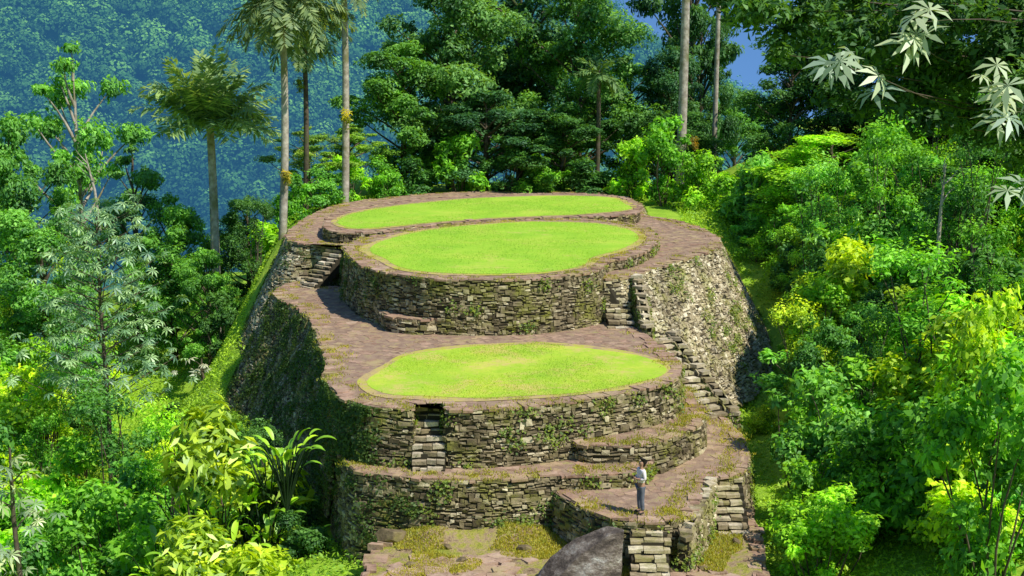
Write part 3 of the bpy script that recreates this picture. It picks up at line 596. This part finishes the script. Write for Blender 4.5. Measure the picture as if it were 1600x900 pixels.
p=W(878,506,Z1); tuft('small green moss patch low on the middle terrace wall',0,0,0,.45,(.28,.42,.03),'moss_clump',2600,.09,(p[0],p[1]+.2,p[2]+.8))

# ---------------------------------------------------------------- shrubs
def shrubdesign(L,nl,n=8,wr=.5,tall=1.0):
    cl=[];tr=[]
    for i in range(n):
        a=i*2.4; rr=random.uniform(.1,1.4); z=random.uniform(.4,2.4*tall); r=random.uniform(.28,.75); c=(rr*math.cos(a),rr*math.sin(a),z); cl.append((*c,r,r,r*.8)); tr.append(limb((random.gauss(0,.1),random.gauss(0,.1),-.5),c,.04,.012))
    a=tubes('stem',tr,5); b=clumpcrown('foliage',cl,nl,L,wr,fill=.8); a.materials.append(BARK); b.materials.append(LEAF); return a,b
SH=[shrubdesign(.17,6200,13),shrubdesign(.22,5200,13,.55),shrubdesign(.3,3200,12,.4,1.3),shrubdesign(.19,5800,16,.5,1.6),shrubdesign(.44,1500,10,.28,1.3),shrubdesign(.15,4200,18,.45,2.2)]
SH[4][1].materials[0]=LEAFG
def shrub(label,x,y,s,color,k,group=None,sz=None):
    z=float(H(x,y)); root=empty('leafy_shrub',(x,y,z-.1),random.uniform(0,6.28)); root.scale=(s,s,(sz or s)*random.uniform(.75,1.35)); tag(root,label,'shrub',group)
    link('stem',SH[k][0],None,root); o=link('foliage',SH[k][1],None,root); o.color=(*color,1)
def offp(P,d): return P[:,:2]+normals(P)*d
ex=[offp(RG,2.4),offp(T1,1.2),offp(LG,.5),offp(PL,.5),offp(FG,.3)]
cols=[((.17,.47,.03),'green'),((.29,.62,.025),'bright green'),((.085,.26,.04),'dark green'),((.42,.64,.025),'yellow green'),((.20,.52,.07),'fresh green')]
cnt=0
for side in ('left','right'):
    st=2.8 if side=='left' else 2.45
    X=np.arange(-40,-5,st) if side=='left' else np.arange(8,34,st)
    for y0 in np.arange(37 if side=='right' else 39,92 if side=='left' else 79,st):
        for x0 in X:
            x=x0+J(1.1); y=y0+J(1.1); s=random.uniform(.65,1.6); rad=1.5*s; z=float(H(x,y)); pxc,pyc=proj(x,y,z+1.5); k=F/y
            if pxc<-90 or pxc>1690 or pyc>1010: continue
            if any(inside(np.array([x]),np.array([y]),P)[0] for P in ex): continue
            if side=='left':
                lim=520 if y<52 else (lerp(505,345,min(1,(y-52)/8)) if y<60 else (330 if y<78 else 440))
                if pxc+rad*k*.9>lim: continue
                top=pyc-rad*k*.9
                if 175<pxc+rad*k*.5 and pxc<400 and pyc>440 and top<655: continue
                wts=[3,4,1.3,2.6,3]
            else:
                lim=1178 if y<52 else (1165 if y<57 else 1200)
                if pxc-rad*k*.85<lim: continue
                wts=[3,3.8,1.5,2.4,3] if y<62 else [3,1.2,4,.6,2]
            zone='near the bottom of' if pyc>720 else ('in the middle of' if pyc>(500 if side=='left' else 480) else 'high on')
            if cnt>290: continue
            ci=random.choices(range(5),wts)[0]
            kk=random.choices(range(6),[3,3,2.5,3,1,3])[0]; c=cols[ci][0]; j=random.uniform(.8,1.2); c=tuple(v*j for v in c)
            shrub('%s leafy shrub in the thicket %s the %s slope'%(cols[ci][1],zone,side),x,y,s,c,kk,'%s shrubs %s the %s slope'%(cols[ci][1],zone,side)); cnt+=1
for i,(px,Y,s,ci) in enumerate([(600,97,1.0,0),(650,99,1.2,2),(720,99,1.1,0),(790,99,1.2,2),(850,98,1.1,0),(920,98,1.2,2),(990,97,1.1,1),(1040,94,1.2,0),(1100,92,1.3,1),(1150,88,1.2,1),(1185,84,1.2,4),(540,95,1.0,1),(500,92,1.1,4),(455,90,.9,0),(410,88,1.1,1)]):
    x=WY(px,300,Y)[0]; shrub('low shrub in the row right behind the farthest terrace',x,Y,s*1.2,cols[ci][0],i%4,'shrubs behind the farthest terrace')
for i,(x,Y,s) in enumerate([(15.3,78,.9),(16.4,75,1.0),(17.2,71,1.2),(17.0,67,1.2),(16.2,63,1.1),(15.2,60,1.1),(13.9,57,1.0),(12.6,54,1.0),(15.2,82,.9),(18.6,78,1.2),(11.8,51,.7),(18.5,64,1.2),(11.2,56,.6),(19.5,70,1.3),(15.6,72,.8),(15.4,68,.7),(14.6,64,.7)]):
    shrub('leafy shrub crowding against the foot of the bulging sunlit wall',x,Y,s,cols[(1,0,3,4,2)[i%5]][0],(0,3,1,5)[i%4],'shrubs at the foot of the sunlit wall')
for i,(x,Y,s) in enumerate([(-20.3,74,.6),(-11.6,53,.7),(-10.2,50,.8),(-9.2,47.5,.8),(-8.3,45,.8),(-18.5,79,.9),(-7.4,42.5,.7),(-16.8,83,.9),(-13.2,56,.6)]):
    shrub('dark shrub in the shade at the foot of the left flank wall',x,Y,s,(.08,.22,.04),(0,3,1,5)[i%4],'shrubs at the foot of the shaded left wall')
for lab,px,py,Y,s,c,k in (('yellow green bush at the right frame edge above the glossy bush',1550,520,40,1.0,(.38,.62,.025),3),('large deep green bush at the bottom right corner',1560,720,35,1.3,(.17,.46,.03),3),('tall bright bush at right between the landing and the frame edge',1400,640,42,1.6,(.2,.5,.03),0)):
    w=WY(px,py,Y); z=float(H(w[0],Y)); hh=w[2]+1.2-z; shrub(lab,w[0],Y,s,c,k,sz=max(.9,hh/3.6))
def bigleaf(label,x,y,n,L,color,group=None,z=None):
    z=float(H(x,y)) if z is None else z; root=empty('broad_leaf_plant',(x,y,z),0); tag(root,label,'plant',group); V=[];Fc=[];T=[];tr=[]
    for i in range(n):
        a=i*2.4+random.uniform(-.3,.3); el=random.uniform(.6,1.35); h0=random.uniform(.8,2.4); d=Vector((math.cos(a)*math.cos(el),math.sin(a)*math.cos(el),math.sin(el))); p=Vector((d.x*h0*.6,d.y*h0*.6,h0)); tr.append(([(0,0,-.3),tuple(p*.5+Vector((0,0,.1))),tuple(p)],[.04,.03,.02]))
        l=L*random.uniform(.6,1.1); s=d.cross(Vector((0,0,1))).normalized(); m=7; b=len(V); tt=random.uniform(.15,1)
        for j in range(m+1):
            w=l*.15*math.sin(math.pi*min(1,.06+.94*j/m))**.55; V+=[p-s*w+Vector((0,0,w*.35)),p.copy(),p+s*w+Vector((0,0,w*.35))]; p=p+d*l/m; d=(d+Vector((0,0,-.2))).normalized()
        for j in range(m):
            q0=b+j*3; Fc+=[(q0,q0+1,q0+4,q0+3),(q0+1,q0+2,q0+5,q0+4)]; T+=[tt,tt]
    link('stem',tubes('stem',tr,5),LEAF,root).color=(.08,.14,.03,1)
    o=link('foliage',mesh_np('foliage',[tuple(v) for v in V],Fc,T),LEAFG,root); o.color=(*color,1)
for px,py in ((290,870),(340,830),(395,860),(440,880),(330,900),(420,740),(385,790),(470,870),(250,890),(445,720),(490,895),(300,820),(360,880),(415,830)):
    Y=random.uniform(41.5,44.5); w=WY(px,py,Y); bigleaf('plant with broad glossy upright leaves in the bright patch at bottom left',w[0],Y,28,.75,(.32,.62,.02),'broad leaf plants at bottom left',z=w[2]-1.5)
n=340000; xs=np.concatenate([rng.uniform(-45,-5,n//2),rng.uniform(7,36,n//2)]); ys=rng.uniform(36,100,n)
ok=np.ones(n,bool)
for P in (offp(RG,2.6),offp(T1,.6),LG,PL,FG): ok&=~inside(xs,ys,P[:,:2])
xs,ys=xs[ok],ys[ok]; n=len(xs); bh=.1+.8*np.clip(wav(xs,ys,.8,31)+.2,0,1)
C=np.stack([xs,ys,H(xs,ys)+rng.random(n)*bh],1); N=rng.normal(0,.7,(n,3)); N[:,2]+=1
o=link('ground_cover',mesh_np('ground_cover',leafquads(C,N,rng.uniform(.08,.26,n),.4),np.arange(n*4).reshape(-1,4),np.clip(.52+.28*wav(xs,ys,.4,33)+rng.normal(0,.15,n),0,1)),LEAF); o.color=(.34,.58,.04,1)
tag(o,'low leafy ground cover over both slopes','ground cover',kind='stuff')

# ---------------------------------------------------------------- person
def skin(name,verts,edges,rad,mat,parent,sub=2):
    me=bpy.data.meshes.new(name); me.from_pydata(verts,edges,[]); o=link(name,me,mat,parent); m=o.modifiers.new('Skin','SKIN'); m.use_smooth_shade=True
    for i,sv in enumerate(me.skin_vertices[0].data): sv.radius=(rad[i],rad[i]) if not isinstance(rad[i],tuple) else rad[i]; sv.use_root=(i==0)
    s=o.modifiers.new('Sub','SUBSURF'); s.levels=sub; s.render_levels=sub; return o
def flat(name,c,r=.8): return NT(name).pbr(c,r)
t=NT('shirt_cloth'); SHIRT=t.pbr(t.ramp(t.noise(6,4),[(.3,(.75,.64,.66)),(.7,(.92,.87,.88))]),.9)
t=NT('trouser_cloth'); TROU=t.pbr(t.ramp(t.noise(6,4),[(.3,(.09,.10,.13)),(.7,(.19,.20,.25))]),.9)
SKIN=flat('skin',(.42,.24,.16),.6); HAIR=flat('hair',(.02,.015,.012),.6); SHOE=flat('shoe_leather',(.06,.05,.045),.7)
pp=W(1001,803,Z0); root=empty('person',(pp[0],pp[1],Z0+.03),R(-70)); tag(root,'person in a white shirt and dark trousers standing with folded arms on the paved landing','person')
bv=[(0,0,.95),(0,0,1.15),(0,0,1.34),(0,.005,1.47),(0,0,1.55),(0,-.01,1.64),(0,.005,1.72)]; be=[(0,1),(1,2),(2,3),(3,4),(4,5),(5,6)]; br=[.12,.11,.125,.055,.06,.095,.07]
for sx in (-1,1):
    b=len(bv); bv+=[(sx*.17,0,1.41),(sx*.24,.02,1.16),(sx*.07,-.2,1.14+.03*sx),(-sx*.01,-.23,1.15+.03*sx)]; be+=[(2,b),(b,b+1),(b+1,b+2),(b+2,b+3)]; br+=[.055,.042,.028,.028]
    for f in range(5):
        c=len(bv); bv+=[(-sx*.06,-.235-.005*f,1.19+.03*sx-.018*f),(-sx*(.1 if f else .06),-.225,1.185+.03*sx-.02*f)]; be+=[(b+3,c),(c,c+1)]; br+=[.009,.008]
    b=len(bv); bv+=[(sx*.09,0,.88),(sx*.11,-.015,.49),(sx*.12,.02,.1),(sx*.13,-.12,.05)]; be+=[(0,b),(b,b+1),(b+1,b+2),(b+2,b+3)]; br+=[.085,.058,.04,.035]
skin('body',bv,be,br,SKIN,root)
sv=[(0,0,.93),(0,0,1.15),(0,0,1.36),(0,0,1.45)]; se=[(0,1),(1,2),(2,3)]; sr=[(.17,.125),(.155,.12),(.17,.13),(.075,.075)]
for sx in (-1,1):
    b=len(sv); sv+=[(sx*.18,0,1.41),(sx*.245,.02,1.17),(sx*.15,-.11,1.15)]; se+=[(2,b),(b,b+1),(b+1,b+2)]; sr+=[.07,.06,.05]
skin('shirt',sv,se,sr,SHIRT,root)
tv=[(0,0,.97)];te=[];tr_=[(.155,.125)]
for sx in (-1,1):
    b=len(tv); tv+=[(sx*.09,0,.86),(sx*.11,-.015,.49),(sx*.12,.015,.1)]; te+=[(0,b),(b,b+1),(b+1,b+2)]; tr_+=[.1,.078,.065]
skin('trousers',tv,te,tr_,TROU,root)
for sx in (-1,1): skin('shoe',[(sx*.12,.05,.05),(sx*.125,-.04,.05),(sx*.13,-.15,.04)],[(0,1),(1,2)],[.045,.045,.04],SHOE,root)
skin('hair',[(0,.02,1.68),(0,.04,1.73),(0,.075,1.64)],[(0,1),(0,2)],[.105,.075,.065],HAIR,root)
skin('nose',[(0,-.098,1.645),(0,-.118,1.625)],[(0,1)],[.012,.014],SKIN,root,1)
for sx in (-1,1): skin('eye',[(sx*.032,-.092,1.655),(sx*.032,-.096,1.655)],[(0,1)],[.011,.009],HAIR,root,1)

# ---------------------------------------------------------------- light, sky, camera
w=bpy.data.worlds.new('World'); scn.world=w; w.use_nodes=True; nt=w.node_tree; nt.nodes.clear()
EL=R(52); d=Vector((.83,-.56,0)).normalized(); sunv=Vector((d.x*math.cos(EL),d.y*math.cos(EL),math.sin(EL)))
sky=nt.nodes.new('ShaderNodeTexSky'); sky.sky_type='NISHITA'; sky.sun_disc=False; sky.sun_elevation=EL; sky.sun_rotation=math.atan2(sunv.x,sunv.y); sky.ozone_density=3; sky.dust_density=.3
tc=nt.nodes.new('ShaderNodeTexCoord'); va=nt.nodes.new('ShaderNodeVectorMath'); va.operation='ADD'; va.inputs[1].default_value=(0,0,.35); nt.links.new(tc.outputs['Generated'],va.inputs[0]); vn=nt.nodes.new('ShaderNodeVectorMath'); vn.operation='NORMALIZE'; nt.links.new(va.outputs[0],vn.inputs[0]); nt.links.new(vn.outputs[0],sky.inputs[0])
mx_=nt.nodes.new('ShaderNodeMix'); mx_.data_type='RGBA'; mx_.blend_type='MULTIPLY'; mx_.inputs[0].default_value=1; mx_.inputs[7].default_value=(.85,1.2,1.5,1); nt.links.new(sky.outputs[0],mx_.inputs[6])
bg=nt.nodes.new('ShaderNodeBackground'); bg.inputs[1].default_value=.105; ou=nt.nodes.new('ShaderNodeOutputWorld'); nt.links.new(mx_.outputs[2],bg.inputs[0]); nt.links.new(bg.outputs[0],ou.inputs[0])
sl=bpy.data.lights.new('sun','SUN'); sl.energy=5; sl.angle=R(.5); sl.color=(1,.97,.88); so=bpy.data.objects.new('sun',sl); col.objects.link(so); so.rotation_euler=(-sunv).to_track_quat('-Z','Y').to_euler()
cam=bpy.data.cameras.new('camera'); cam.lens=45; cam.sensor_width=36; cam.clip_end=9000; co=bpy.data.objects.new('camera',cam); col.objects.link(co); co.location=(0,0,CAMZ); co.rotation_euler=(R(90)-PITCH,0,0); scn.camera=co
scn.view_settings.view_transform='Standard'; scn.view_settings.look='None'; scn.view_settings.exposure=0
print('shrubs',cnt)
